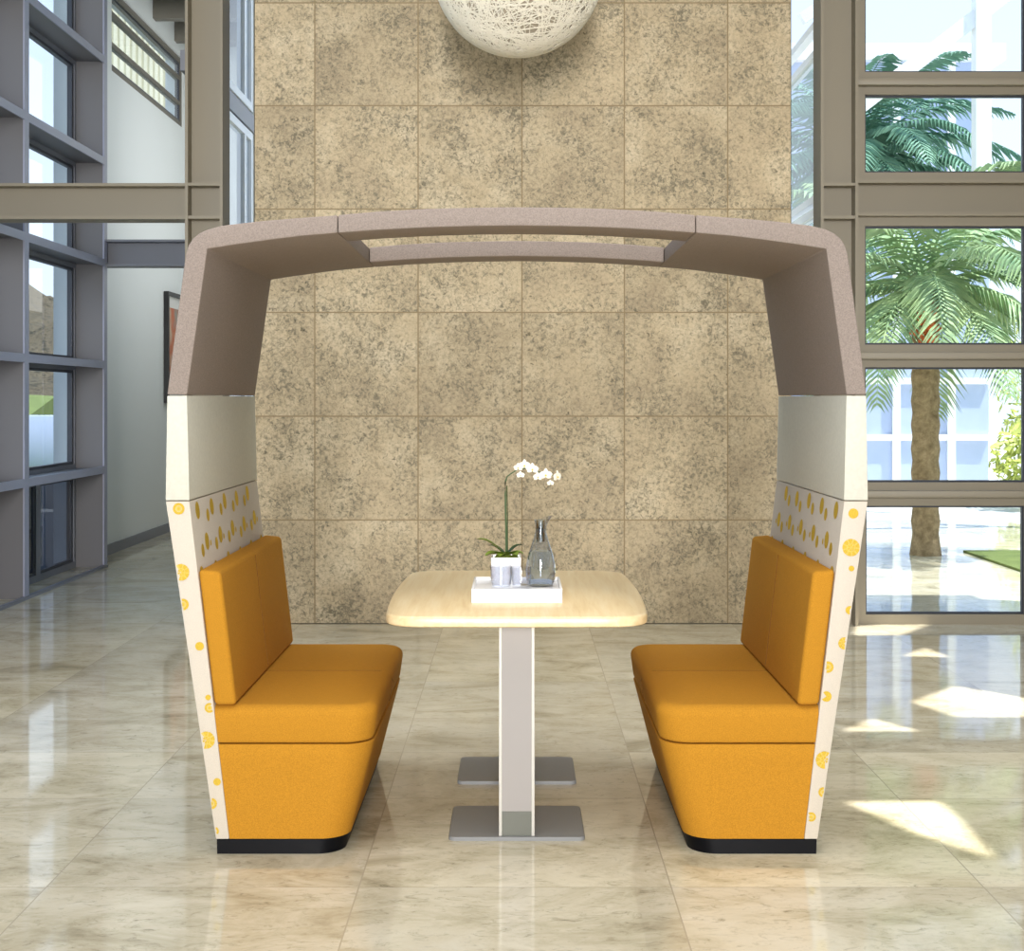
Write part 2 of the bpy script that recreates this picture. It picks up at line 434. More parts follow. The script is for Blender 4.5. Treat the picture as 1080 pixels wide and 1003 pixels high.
# ---- frontal windows right of the column: frames, each pane in its frame
wn = [0]
def window_front(x0, x1, z0, z1, y, fw, m, gasket=None, th=0.09, pane=None):
    wn[0] += 1
    root = thing('window_%d' % wn[0], None, None, ((x0+x1)/2, y, z0), kind='structure')
    bm = bmesh.new()
    for (a, b_, c, d_) in ((x0, x1, z0, z0+fw), (x0, x1, z1-fw, z1), (x0, x0+fw, z0+fw, z1-fw), (x1-fw, x1, z0+fw, z1-fw)):
        box(bm, a, b_, y, y + th, c, d_, 0)
    obj('window_frame', bm, m, root)
    g = 0.012
    if gasket:
        bm = bmesh.new(); a0, a1, c0, c1 = x0+fw, x1-fw, z0+fw, z1-fw
        for (a, b_, c, d_) in ((a0, a1, c0, c0+g), (a0, a1, c1-g, c1), (a0, a0+g, c0+g, c1-g), (a1-g, a1, c0+g, c1-g)):
            box(bm, a, b_, y + .03, y + .055, c, d_, 0)
        obj('gasket', bm, gasket, root)
    bm = bmesh.new(); box(bm, x0+fw, x1-fw, y + .04, y + .048, z0+fw, z1-fw); obj('pane', bm, pane or M['pane'], root)
    return root
Zr = lambda y: H + (VY - y) * S
rows = [(0.0, Zr(523)), (Zr(518), Zr(378)), (Zr(373), BZ0 + .02), (BZ1 + .02, Zr(91)), (Zr(86), 4.16), (4.19, 5.0), (5.03, 5.84), (5.87, 6.95)]
for z0, z1 in rows:
    for x0, x1 in ((2.095, 3.20), (3.22, 4.38), (4.40, XR)):
        window_front(x0, x1, z0, z1, WY - .02, 0.055 if z0 > 0 else 0.06, M['taupe'], M['darkframe'])
# projecting transoms with a rounded nose
for k, z in enumerate((Zr(520.5), Zr(375.5), Zr(88.5), 4.175, 5.015)):
    bm = bmesh.new(); box(bm, 2.092, XR, WY - .075, WY - .021, z - .022, z + .022, bev=0.006); struct('trim_%d' % (10 + k), bm, M['taupe'])
bm = bmesh.new(); box(bm, 3.203, 3.217, WY - .06, WY + .05, 0, 2.49); box(bm, 3.203, 3.217, WY - .06, WY + .05, 2.74, 6.95)
struct('trim_16', bm, M['taupe'])

# ---- glazed sides behind the stone wall (receding), left and right
def window_side(x, y0, y1, z0, z1, fw, m, into, gasket=None, th=0.06, pane=None, bars=(), mull=()):
    wn[0] += 1
    root = thing('window_%d' % wn[0], None, None, (x, (y0+y1)/2, z0), kind='structure')
    bm = bmesh.new(); x1 = x + th * into
    for (a, b_, c, d_) in ((y0, y1, z0, z0+fw), (y0, y1, z1-fw, z1), (y0, y0+fw, z0+fw, z1-fw), (y1-fw, y1, z0+fw, z1-fw)):
        box(bm, min(x, x1), max(x, x1), a, b_, c, d_, 0)
    for z in bars: box(bm, min(x, x1), max(x, x1), y0+fw, y1-fw, z - fw/3, z + fw/3)
    for y in mull: box(bm, min(x, x1), max(x, x1), y - fw/2, y + fw/2, z0+fw, z1-fw)
    obj('window_frame', bm, m, root)
    if gasket:
        g = 0.022; bm = bmesh.new(); a0, a1, c0, c1 = y0+fw, y1-fw, z0+fw, z1-fw
        for (a, b_, c, d_) in ((a0, a1, c0, c0+g), (a0, a1, c1-g, c1), (a0, a0+g, c0+g, c1-g), (a1-g*2, a1, c0+g, c1-g)):
            box(bm, x + .01*into, x + .05*into, a, b_, c, d_, 0)
        obj('gasket', bm, gasket, root)
    bm = bmesh.new(); xm = x + .02*into
    box(bm, xm - .004, xm + .004, y0+fw, y1-fw, z0+fw, z1-fw); obj('pane', bm, pane or M['pane'], root)
    return root
for z0, z1 in ((0, 1.75), (1.77, 3.45), (3.62, 5.2), (5.25, 6.95)):
    window_side(-2.05, 9.05, 11.05, z0, z1, 0.06, M['bluewhite'], -1, mull=(10.75,))
for z0, z1 in ((0, 1.6), (1.62, 2.66), (2.70, 3.72), (3.86, 5.2), (5.25, 6.95)):
    window_side(1.98, 9.05, 11.2, z0, z1, 0.05, M['bluewhite'], 1)
bm = bmesh.new(); box(bm, -2.13, -2.05, 9.0, 11.2, 3.47, 3.60); struct('trim_20', bm, M['greysteel'])

# ---- deep glazed grid on the left
XI, XG = -3.41, -3.65
posts = [2.3, 4.2, 6.1, 8.0, 9.9, 11.8]
lev = [0.0, 0.807, 1.676, 2.52, 3.36, 4.2, 5.04, 5.88, 6.98]
bm = bmesh.new()
for y in posts: box(bm, XG - .05, XI - .012, y - .02, y + .02, 0, 7.0); box(bm, XI - .012, XI, y - .045, y + .045, 0, 7.0, 1)
struct('trim_21', bm, [M['fin'], M['finedge']])
bm = bmesh.new()
for z in lev[1:-1]:
    for a, b_ in zip(posts[:-1], posts[1:]):
        box(bm, XG - .05, XI - .012, a + .02, b_ - .02, z - .012, z + .012); box(bm, XI - .012, XI, a + .045, b_ - .045, z - .03, z + .03, 1)
struct('trim_22', bm, [M['fin'], M['finedge']])
for a, b_ in zip(posts[:-1], posts[1:]):
    for k in range(len(lev) - 1):
        z0, z1 = lev[k] + .012, lev[k+1] - .012
        if k == 0:
            m_ = (a + b_) / 2 + .0
            window_side(XG, a + .02, m_, 0, z1, 0.05, M['greysteel'], -1, M['darkframe'], pane=M['vent'])
            window_side(XG, m_, b_ - .02, 0, z1, 0.05, M['greysteel'], -1, M['darkframe'], pane=M['vent'])
        else:
            window_side(XG, a + .02, b_ - .02, z0, z1, 0.035, M['greysteel'], -1, M['darkframe'])
bm = bmesh.new(); box(bm, XI - .02, XI + .02, posts[0], posts[-1], 0, .02); struct('trim_23', bm, M['greysteel'])
# cross beam of the further frame
beam('trim_24', -3.60, -2.2, 11.8, BZ0, BZ1, M['greysteel'])
# white wall beyond with a high window
bm = bmesh.new(); WXL = -3.66
def wallx(bm, x0, x1, y0, y1, z0, z1): box(bm, x0, x1, y0, y1, z0, z1)
wallx(bm, WXL-.2, WXL, 11.85, YE, 0, 4.36); wallx(bm, WXL-.2, WXL, 11.85, 12.85, 4.36, 5.12); wallx(bm, WXL-.2, WXL, 15.62, YE, 4.36, 5.12); wallx(bm, WXL-.2, WXL, 11.85, YE, 5.12, 7)
struct('wall_left', bm, M['whitepaint'])
window_side(WXL - .02, 12.85, 15.62, 4.36, 5.12, 0.06, M['soffit'], -1, M['darkframe'], bars=(4.62, 4.9))
bm = bmesh.new(); box(bm, -3.66, -2.1, YE - .15, YE, 0, 7); struct('wall_end', bm, M['whitepaint'])
bm = bmesh.new(); box(bm, -2.13, -2.05, 11.2, YE - .15, 0, 7); struct('wall_inner', bm, M['whitepaint'])
bm = bmesh.new(); box(bm, -3.66, -3.64, 11.9, YE - .15, 0, .09); struct('baseboard_left', bm, M['greysteel'])
# low ceiling with beams over the far aisle
bm = bmesh.new(); box(bm, -3.66, -2.13, 12.8, YE - .15, 5.42, 5.5)
for y in (13.4, 14.3, 15.2): box(bm, -3.66, -2.13, y, y + .12, 5.22, 5.42)
struct('trim_25', bm, M['soffit'])
# aisle roof
bm = bmesh.new(); box(bm, XL - .3, -2.05, WY + .15, YE, 7.0, 7.1); struct('trim_26', bm, M['ceil'])
bm = bmesh.new(); box(bm, -2.05, 2.1, WY + .15, 11.3, 7.0, 7.1); struct('trim_27', bm, M['ceil'])
bm = bmesh.new(); box(bm, XL - .3, XR + .3, YB - .2, YB, 0, 7.0); struct('wall_front', bm, M['wallwarm'])
bm = bmesh.new(); box(bm, XL - .3, XL, YB, posts[0], 0, 7.0); struct('wall_left', bm, M['wallwarm'])
# right wall of the hall
bm = bmesh.new(); box(bm, XR, XR + .2, YB, WY, 0, 7.0); struct('wall_right', bm, M['wallwarm'])

# ================================================================== OUTDOORS
bm = bmesh.new(); box(bm, -3.9, 60, WY + .08, 90, -.12, -.02); box(bm, XR + .2, 60, -30, WY + .08, -.12, -.02)
# patio keeps clear of the hall floor
bm.free(); bm = bmesh.new(); box(bm, 2.1, 40, WY + .08, 60, -.12, -.015); o = struct('patio', bm, M['patio'])
bm = bmesh.new(); box(bm, 4.05, 12, 11.0, 12.9, -.014, .02); struct('lawn_strip', bm, M['lawn'])
bm = bmesh.new(); box(bm, -90, XG - .12, -5, 120, -.12, -.03); struct('lawn', bm, M['lawn'])
bm = bmesh.new(); box(bm, -12, XG - .12, -5, 29, -.029, -.005); struct('terrace', bm, M['paving'])
bm = bmesh.new(); box(bm, -5.36, -5.22, 17.8, 27, 0, 9)
for i in range(30): box(bm, -5.22, -5.19, 18.0 + i*.3, 18.03 + i*.3, 0, 9)
tag(obj('cladding_wall', bm, M['cladding']), 'cream boarded wall outside, seen only through the high left window', 'wall')
# hill on the left
bm = bmesh.new(); nx, ny = 70, 60
from mathutils import noise as mn
g = []
for i in range(nx):
    row = []
    for j in range(ny):
        x = -75 + 75 * i / (nx-1); y = 55 + 75 * j / (ny-1)
        t = max(0.0, (y - 55) / 75)
        h = 0.6 + 13.0 * (1 - (1 - t)**3) * (0.75 + 0.25 * math.sin(x*0.11 + 1.3)) + 1.6 * mn.noise(Vector((x*.16, y*.16, 0))) * min(1, t*5) + 0.9 * mn.noise(Vector((x*.6, y*.6, 3))) * min(1, t*8)
        row.append(bm.verts.new((x, y, h - .6)))
    g.append(row)
for i in range(nx-1):
    for j in range(ny-1): bm.faces.new((g[i][j], g[i+1][j], g[i+1][j+1], g[i][j+1]))
o = obj('hillside', bm, M['hill'], ang=180); o['kind'] = 'structure'
# garden wall
bm = bmesh.new(); loft(bm, [[(-22, 42, -.03), (-14.4, 42, -.03), (-14.4, 42, .9), (-22, 42, 1.0)], [(-24, 50, -.03), (-16.2, 50, -.03), (-16.2, 50, 1.5), (-24, 50, 1.9)]]); struct('lawn_bank', bm, M['lawn'])
bm = bmesh.new(); box(bm, -16, -8.0, 30, 30.3, -.03, 1.05, bev=.02)
for i in range(5): box(bm, -15 + i*1.5, -14.97 + i*1.5, 29.98, 30, 0, 1.0)
tag(obj('garden_wall', bm, M['palebuild']), 'low pale garden wall outside the left windows below the hillside', 'wall')
# pale building and white pergola outside on the right
root = thing('garden_building', 'pale blue building standing behind the palms outside the right windows', 'building', (5.4, 22, 0))
bm = bmesh.new(); box(bm, 4.1, 7.3, 22, 27, 0, 6.6); obj('wall', bm, M['palebuild'], root)
bm = bmesh.new(); box(bm, 3.9, 7.5, 21.8, 27.2, 6.6, 6.85); obj('roof', bm, M['white'], root)
for x in (4.6, 5.8, 6.65):
    bm = bmesh.new(); box(bm, x, x + .12, 21.93, 21.99, 0, 6.6); obj('pilaster', bm, M['white'], root)
for z in (0.75, 1.62):
    bm = bmesh.new(); box(bm, 4.1, 7.3, 21.94, 21.99, z, z + .1); obj('band', bm, M['white'], root)
root = thing('pergola', 'white pergola with sloping rafters above the patio outside the right windows', 'pergola', (5.6, 14.8, 0))
def bar(bm, a, b_, w_, h_):
    a = Vector(a); b_ = Vector(b_); t = (b_ - a).normalized(); u = t.cross(Vector((0, 0, 1))).normalized() * w_/2; v = u.cross(t).normalized() * h_/2
    loft(bm, [[a+u+v, a-u+v, a-u-v, a+u-v], [b_+u+v, b_-u+v, b_-u-v, b_+u-v]])
for a, b_, ww in (((3.2, 14.8, 4.15), (5.6, 14.8, 6.0), .16), ((4.83, 14.66, 3.5), (6.98, 14.66, 4.9), .15), ((3.0, 15.0, 5.4), (4.6, 15.0, 6.4), .12)):
    bm = bmesh.new(); bar(bm, a, b_, .1, ww); obj('rafter', bm, M['white'], root)
for x in (4.75, 6.9):
    bm = bmesh.new(); box(bm, x, x + .16, 14.7, 14.86, 3.3 if x < 5 else -.015, 6.0); obj('post', bm, M['white'], root)

def frond(bm, base, az, elev, length, droop, nl=34, wl=0.42, mi=0):
    pts = []; p = Vector(base); el = elev
    seg = 12
    for k in range(seg + 1):
        pts.append(p.copy()); st = length / seg
        p = p + Vector((math.cos(az)*math.cos(el), math.sin(az)*math.cos(el), math.sin(el))) * st
        el -= droop / seg
    tube(bm, pts, [0.016 * (1 - .85*i/seg) for i in range(seg+1)], 4, mi)
    side = Vector((-math.sin(az), math.cos(az), 0))
    for k in range(nl):
        t = 0.12 + 0.88 * k / (nl-1); q = t*seg; i = min(int(q), seg-1); fpos = pts[i].lerp(pts[i+1], q - i)
        tan = (pts[i+1] - pts[i]).normalized(); ln = wl * math.sin(math.pi*min(1, t*0.85 + .12))**.6 * random.uniform(.8, 1.1)
        for s in (-1, 1):
            d_ = (side*s*1.0 + tan*0.75 + Vector((0, 0, -0.28 + random.uniform(-.15, .15)))).normalized()
            wv = tan * 0.017; nrm = d_.cross(tan).normalized() * .0015
            a = fpos; m_ = fpos + d_*ln*.5 + Vector((0, 0, .01)); e_ = fpos + d_*ln + Vector((0, 0, -ln*.18))
            v = [bm.verts.new(z_) for z_ in (a - wv*.6, a + wv*.6, m_ + wv, e_, m_ - wv)]
            v2 = [bm.verts.new(z_.co + nrm) for z_ in v]
            bm.faces.new(v).material_index = mi; bm.faces.new(v2[::-1]).material_index = mi
def palm(x, y, th, r, nf, flen, lab, m, lean=0.0, fruit=False):
    root = thing('palm_tree', lab, 'palm tree', (x, y, -.015), 'palms in the garden')
    bm = bmesh.new(); pr = []
    n = 22
    pts = [Vector((x + lean*(k/n)**2, y, -.015 + th*k/n)) for k in range(n+1)]
    tube(bm, pts, [r*(1.25 if k == 0 else 1.0)*(1.0 + .12*(k % 2)) for k in range(n+1)], 14)
    obj('trunk', bm, M['trunk'], root)
    bm = bmesh.new(); top = pts[-1]
    for i in range(nf):
        az = i * 2.39996 + random.uniform(-.15, .15); el = R(78) - R(95) * (i/nf)
        frond(bm, top + Vector((0, 0, .02*(nf-i)/nf)), az, el, flen*random.uniform(.85, 1.1), R(random.uniform(70, 105)))
    obj('crown', bm, m, root, smooth=False)
    if fruit:
        bm = bmesh.new()
        for k in range(60):
            a = random.uniform(0, 6.28); rr = random.uniform(0, .12)
            c = top + Vector((-.1 + rr*math.cos(a), -.35 + rr*math.sin(a)*.6, -.15 - random.uniform(0, .35)))
            bmesh.ops.create_icosphere(bm, subdivisions=1, radius=.04, matrix=Matrix.Translation(c))
        obj('fruit_cluster', bm, M['fruit'], root)
        bm = bmesh.new(); tube(bm, [top, top + Vector((-.08, -.25, .05)), top + Vector((-.1, -.35, -.2))], .015, 5)
        obj('fruit_stalk', bm, M['fruit'], root)
palm(3.65, 12.7, 2.35, .115, 27, 1.75, 'low palm with orange fruit and bare trunk just outside the right windows', M['palm'], fruit=True)
palm(4.15, 18.0, 4.4, .13, 50, 2.3, 'tall blue-green palm nearest the stone wall outside the right windows', M['palmdark'], .15)
def shrub(x, y, r, h, lab, m, nleaf=900):
    bm = bmesh.new()
    for k in range(nleaf):
        u = random.uniform(-1, 1); a = random.uniform(0, 6.283); rr = random.random()**.35
        p = Vector((x + r*rr*math.sqrt(1-u*u)*math.cos(a), y + r*rr*math.sqrt(1-u*u)*math.sin(a), max(.02, h/2 + h/2*rr*u)))
        d_ = Vector((random.gauss(0, 1), random.gauss(0, 1), random.gauss(0, 1))).normalized(); e_ = d_.orthogonal().normalized()
        s = random.uniform(.05, .10)
        v = [bm.verts.new(p + q) for q in (d_*s, e_*s*.4, -d_*s, -e_*s*.4)]; bm.faces.new(v)
    tube(bm, [(x, y, -.015), (x, y, h*.6)], .05, 6)
    tag(obj('garden_shrub', bm, m, smooth=False), lab, 'shrub', 'shrubs behind the patio')
shrub(7.9, 20.0, 1.1, 3.0, 'tall yellow-green shrub at the right picture edge behind the lawn', M['shrub'], 1800)
shrub(6.6, 18.0, .6, 1.2, 'low yellow-green shrub right of the pale building', M['shrub'])
bm = bmesh.new()

# ================================================================== THE BOOTH
D0, SB = 4.348, 345.0; DP = 1.13; D1 = D0 + DP
bm.free()
def b2(x, y): return ((x - VX) / SB, (901 - y) / SB)      # front-plane photo position to metres
booth = thing('dining_booth', 'high arched booth with mustard seats facing each other under a mocha hood', 'booth', (0, D0 + DP/2, 0))
def side(s, pts): return [(s*(b2(*p)[0]), b2(*p)[1]) for p in pts]
def lin(p0, p1, z):   # x on a line at height z
    return p0[0] + (p1[0] - p0[0]) * (z - p0[1]) / (p1[1] - p0[1])
dots_left = [(188.5,537,6.2,1),(191,604,8.8,2),(193,638,6.2,1),(210.5,682,4.6,0),(199.5,706,2.2,0),(221,747,5.2,1),(217.5,781,9.2,2),(229,825,4,0),(223,848,6,1),(226,877,5,1),(219.5,736,3,0)]
dots_right = [(900,542,5.4,0),(897.5,578,9.2,2),(898,600,3,0),(896,644,4.4,0),(890.5,679,6.5,2),(873,704,6.2,1),(871.5,735,5.6,0),(869.5,802,9.2,2),(868.5,836,5.5,1),(855.5,862,5,1)]
def disc(bm, c, u, v, n, r, kind, clip=None):
    # printed roundel: outer ring(s) of petals and centre, laid on the cloth
    def poly(r0, r1, a0, a1, mi, lift):
        k = max(2, int((a1-a0)/0.35)); A = []; B = []
        for i in range(k+1):
            a = a0 + (a1-a0)*i/k; d_ = u*math.cos(a) + v*math.sin(a)
            A.append(c + d_*r1 + n*lift); B.append(c + d_*r0 + n*lift)
        for i in range(k):
            q = [A[i], A[i+1], B[i+1], B[i]] if r0 > 0 else [A[i], A[i+1], B[i]]
            if clip and any(not clip(z_) for z_ in q): continue
            vs_ = [bm.verts.new(z_) for z_ in q]
            f = bm.faces.new(vs_); f.material_index = mi
    T = 6.2832
    if kind == 0: poly(0, r, 0, T, 1, .0006)
    elif kind == 1: poly(r*.55, r, 0, T, 1, .0006); poly(0, r*.5, 0, T, 2, .0006); poly(0, r*.25, 0, T, 1, .0009)
    else:
        poly(0, r, 0, T, 2, .0005)
        for k in range(9): poly(r*.5, r*1.0, k*T/9, k*T/9 + .52, 1, .0009)
        for k in range(6): poly(r*.1, r*.42, k*T/6, k*T/6 + .75, 1, .0009)
for s, sn in ((1, 'left'), (-1, 'right')):
    # patterned side panel
    bm = bmesh.new()
    Q = side(s, [(174.6, 529.2), (227.5, 885.5), (241.8, 885.5), (199.7, 529.2)])
    prism_y(bm, Q, D0, D1, .003, 2)
    inner_t, inner_b = Q[3], Q[2]; outer_t, outer_b = Q[0], Q[1]
    dl = dots_left if s == 1 else dots_right
    for x, y, r, k in dl:
        X, Z = b2(x, y)
        def clip(q):
            if not inner_b[1] + .004 < q.z < inner_t[1] - .004: return False
            a, b_ = lin(outer_t, outer_b, q.z), lin(inner_t, inner_b, q.z)
            return min(a, b_) + .002 < q.x < max(a, b_) - .002
        disc(bm, Vector((X, D0 - .0004, Z)), Vector((1, 0, 0)), Vector((0, 0, 1)), Vector((0, -1, 0)), r/SB, k, clip)
    # inner and outer faces carry the same print
    for face, (T_, B_) in enumerate(((inner_t, inner_b), (outer_t, outer_b))):
        up = Vector((T_[0] - B_[0], 0, T_[1] - B_[1])); ln = up.length; up.normalize()
        nrm = Vector((up.z, 0, -up.x)) * (s if face == 0 else -s)
        ulim = ln
        rowp = 0.098
        for rr in range(int(ln / rowp) + 1):
            for cc in range(6):
                if face == 0 and rr > 4: continue
                yy = 0.09 + cc*0.205 + (0.10 if rr % 2 else 0.0) - .02*rr
                if yy > DP - .03: continue
                tt = ln - 0.034 - rr*rowp - random.uniform(0, .008)
                big = 0.028
                def put(yc, tc_, rad, kk):
                    if yc - rad < .005 or yc + rad > DP - .005 or tc_ + rad > ln - .004 or tc_ - rad < .01: return
                    disc(bm, Vector((B_[0], D0 + yc, B_[1])) + up*tc_ + nrm*.0004, Vector((0, 1, 0)), up, nrm, rad, kk)
                put(yy, tt, big, 0)
                put(yy - .07, tt - .022, .021, 0)
                if rr % 2: put(yy + .05, tt - .01, .010, 0)
    obj('side_panel', bm, [M['print'], M['dot'], M['dot_pale']], booth, 'oatmeal side panel with yellow dots, %s side' % sn)
    # cream panel
    bm = bmesh.new(); prism_y(bm, side(s, [(176.2, 417.8), (174.4, 528.2), (199.9, 528.2), (197.2, 417.8)]), D0, D1, .003, 2)
    obj('upper_panel', bm, M['cream'], booth, 'smooth cream panel, %s side' % sn)
    # hood side
    hp = [(176.2,416.6),(181.5,374),(188.6,322),(193.6,284),(196,268),(198.8,259),(203.5,252),(210,246.5),(219,242.4),(234,238.4),(271,234),(308,230.8),(355.8,227.3),(355.8,246),(320,249),(288,252.8),(250,258),(218.5,262.8),(197.2,416.6)]
    bm = bmesh.new(); prism_y(bm, side(s, hp), D0, D1, .004, 3)
    obj('hood_side', bm, M['mocha'], booth)
    # plinth
    def ring(xs, xf, y0, y1, r, z, ins=0.0, dy=0.0):
        sg = 1 if xf > xs else -1
        xf = xf - sg*ins; y0 = y0 + ins + dy; y1 = y1 - ins - dy; P = []
        xs = xs + sg*ins
        nseg = 10
        P.append((xs, y1, z)); P.append((xs, y0, z))
        for k in range(nseg+1):
            a = math.pi/2 * k/nseg
            P.append((xf - sg*r + sg*r*math.sin(a), y0 + r - r*math.cos(a), z))
        for k in range(nseg+1):
            a = math.pi/2 * k/nseg
            P.append((xf - sg*r + sg*r*math.cos(a), y1 - r + r*math.sin(a), z))
        return P if sg > 0 else P[::-1]
    xv = lambda p: s*(p - VX)/SB
    zv = lambda y: (901 - y)/SB
    bm = bmesh.new()
    loft(bm, [ring(xv(229), xv(362), D0, D1, .085, 0.0), ring(xv(228.6), xv(366), D0, D1, .088, zv(885.7))])
    obj('plinth', bm, M['black'], booth)
    # bench body
    bm = bmesh.new(); pin = lambda z: lin(inner_t, inner_b, z) + s*.0008
    rg = []
    for k in range(8):
        t = k/7; z = zv(885.2) + (zv(787) - zv(885.2))*t; xf = 367 + (392.5 - 367)*t
        rg.append(ring(pin(z), xv(xf), D0 + .001, D1 - .001, .09, z, 0))
    z = rg[-1][0][2]
    rg.append(ring(pin(z + .004), xv(391.5), D0 + .004, D1 - .004, .088, z + .004, 0))
    loft(bm, rg)
    obj('bench_base', bm, M['mustard'], booth)
    # seat cushion: rounded edges
    bm = bmesh.new(); rg = []; zb, zt = zv(784.6), 0.452
    xe = lambda z: 392.0 + (397.5 - 392.0) * (z - zb)/(zt - zb)
    for k in range(4):
        a = math.pi/2*k/3; z = zb + .010*(1 - math.cos(a)) ; ins = .010*(1 - math.sin(a))
        rg.append(ring(pin(z), xv(xe(z)), D0 + ins, D1 - ins, .085, z, 0) if False else ring(pin(z), xv(xe(z)) - s*ins, D0 + ins, D1 - ins, .085, z))
    rr = 0.036
    for k in range(9):
        a = math.pi/2*k/8; z = zt - rr + rr*math.sin(a); ins = rr*(1 - math.cos(a))
        rg.append(ring(pin(z), xv(xe(z)) - s*ins, D0 + ins, D1 - ins, max(.05, .085 - ins*.6), z))
    loft(bm, rg)
    ym = (D0 + D1)/2
    tube(bm, [(pin(zt) + s*.06, ym, zt), (xv(397) - s*.04, ym, zt), (xv(397) - s*.011, ym, zt - .012), (xv(397.5), ym, zt - .036), (xv(393), ym, zb + .01)], .0014, 6, 1)
    obj('seat_cushion', bm, [M['mustard'], M['thread']], booth)
    # back cushion
    bm = bmesh.new()
    zq = 0.4535
    q0 = (lin(inner_t, inner_b, zq) + s*.001, zq); zq2 = zv(601.5)
    q1 = (lin(inner_t, inner_b, zq2) + s*.001, zq2)
    bc = [q0, (xv(249), zq + .000), (xv(232.5), zv(603.5)), q1]
    prism_y(bm, bc, D0 + .002, D1 - .002, .014, 4)
    tube(bm, [(xv(248.6), ym, zq + .02), (xv(233.3), ym, zv(607))], .0014, 6, 1)
    obj('back_cushion', bm, [M['mustard'], M['thread']], booth)
# hood centre: two crossbars either side of the long opening
arc_o = [(356.6,227.2),(397,223.6),(450,220.6),(500,219.3),(545,218.8)]
arc_i = [(356.6,246),(397,243),(450,240.2),(500,238.8),(545,238.3)]
mir = lambda P: [(2*VX - x, y) for x, y in P[::-1]][1:]
outl = arc_o + mir(arc_o) + (arc_i + mir(arc_i))[::-1]
for y0, y1 in ((D0, D0 + .235), (D1 - .20, D1)):
    bm = bmesh.new(); prism_y(bm, [b2(*p) for p in outl], y0, y1, .004, 3)
    obj('hood_crossbar', bm, M['mocha'], booth, 'front crossbar' if y0 == D0 else 'rear crossbar')

# ================================================================== THE TABLE
TZ = 0.72; TY0, TY1 = 4.385, 5.56; TH = .405
table = thing('booth_table', 'pale maple table on two flat steel feet standing between the mustard benches', 'table', (0, (TY0+TY1)/2, 0))
def top_outline(ins):
    P = []; n = 14; hx, hy = TH - ins, (TY1 - TY0)/2 - ins; cy = (TY0 + TY1)/2; r = .10 - ins
    for cx_, cy_, a0 in ((hx - r, hy - r, 0), (-hx + r, hy - r, 90), (-hx + r, -hy + r, 180), (hx - r, -hy + r, 270)):
        for k in range(n+1):
            a = R(a0 + 90*k/n); P.append([cx_ + r*math.cos(a), cy_ + r*math.sin(a)])
    # add points on the sides so they can bulge
    out = []
    for i, p in enumerate(P):
        q = P[(i+1) % len(P)]; out.append(p)
        if (Vector(q) - Vector(p)).length > .2:
            for k in range(1, 12): out.append([p[0] + (q[0]-p[0])*k/12, p[1] + (q[1]-p[1])*k/12])
    res = []
    for x, y in out:
        bul = .022 * (1 - (y/hy)**2); bx = x * (1 + bul/hx); by = y * (1 + .008/hy*(1 - (x/hx)**2))
        res.append((bx, by + cy))
    return res
bm = bmesh.new(); rg = []
for ins, z in ((.006, TZ - .034), (.001, TZ - .031), (0, TZ - .026), (0, TZ - .008), (.002, TZ - .003), (.007, TZ)):
    rg.append([(x, y, z) for x, y in top_outline(ins)])
loft(bm, rg); obj('tabletop', bm, M['wood'], table)
def plate(y0, y1, w_, z1=.012):
    bm = bmesh.new(); r = .02; P = []
    for cx_, cy_, a0 in ((w_/2 - r, y1 - r, 0), (-w_/2 + r, y1 - r, 90), (-w_/2 + r, y0 + r, 180), (w_/2 - r, y0 + r, 270)):
        for k in range(7): a = R(a0 + 15*k); P.append((cx_ + r*math.cos(a), cy_ + r*math.sin(a)))
    loft(bm, [[(x, y, 0) for x, y in P], [(x, y, z1 - .003) for x, y in P], [(x*.99, y, z1) for x, y in P]])
    return bm
for k, (y0, y1) in enumerate(((4.475, 4.82), (5.13, 5.48))):
    obj('base_plate', plate(y0, y1, .43), M['steel'], table)
    yc0 = y0 + .012; yc1 = y0 + .10; hw = .0565
    bm = bmesh.new(); z0, z1 = .012, TZ - .034
    box(bm, -hw + .010, hw - .010, yc0, yc1, z0 + .078, z1)
    p = obj('post', bm, M['alu'], table)
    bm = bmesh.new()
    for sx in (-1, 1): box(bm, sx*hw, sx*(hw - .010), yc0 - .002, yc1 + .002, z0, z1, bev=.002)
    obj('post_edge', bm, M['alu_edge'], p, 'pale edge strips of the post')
    bm = bmesh.new(); box(bm, -hw + .010, hw - .010, yc0 + .001, yc1 - .001, z0, z0 + .078); obj('foot_cover', bm, M['postfoot'], p, 'grey-green cover at the foot')

# ================================================================== ON THE TABLE
bm = bmesh.new(); tx0, tx1, ty0, ty1, tz0, tz1 = -.149, .150, 4.67, 4.99, TZ, TZ + .047
box(bm, tx0, tx1, ty0, ty1, tz0, tz1 - .010, bev=.002)
wl = .008
for a in ((tx0, tx1, ty0, ty0+wl), (tx0, tx1, ty1-wl, ty1), (tx0, tx0+wl, ty0+wl, ty1-wl), (tx1-wl, tx1, ty0+wl, ty1-wl)): box(bm, *a, tz1 - .0115, tz1, bev=.001)
tag(obj('serving_tray', bm, M['white']), 'square white tray lying in the middle of the maple table', 'tray')
TT = tz1 - .010
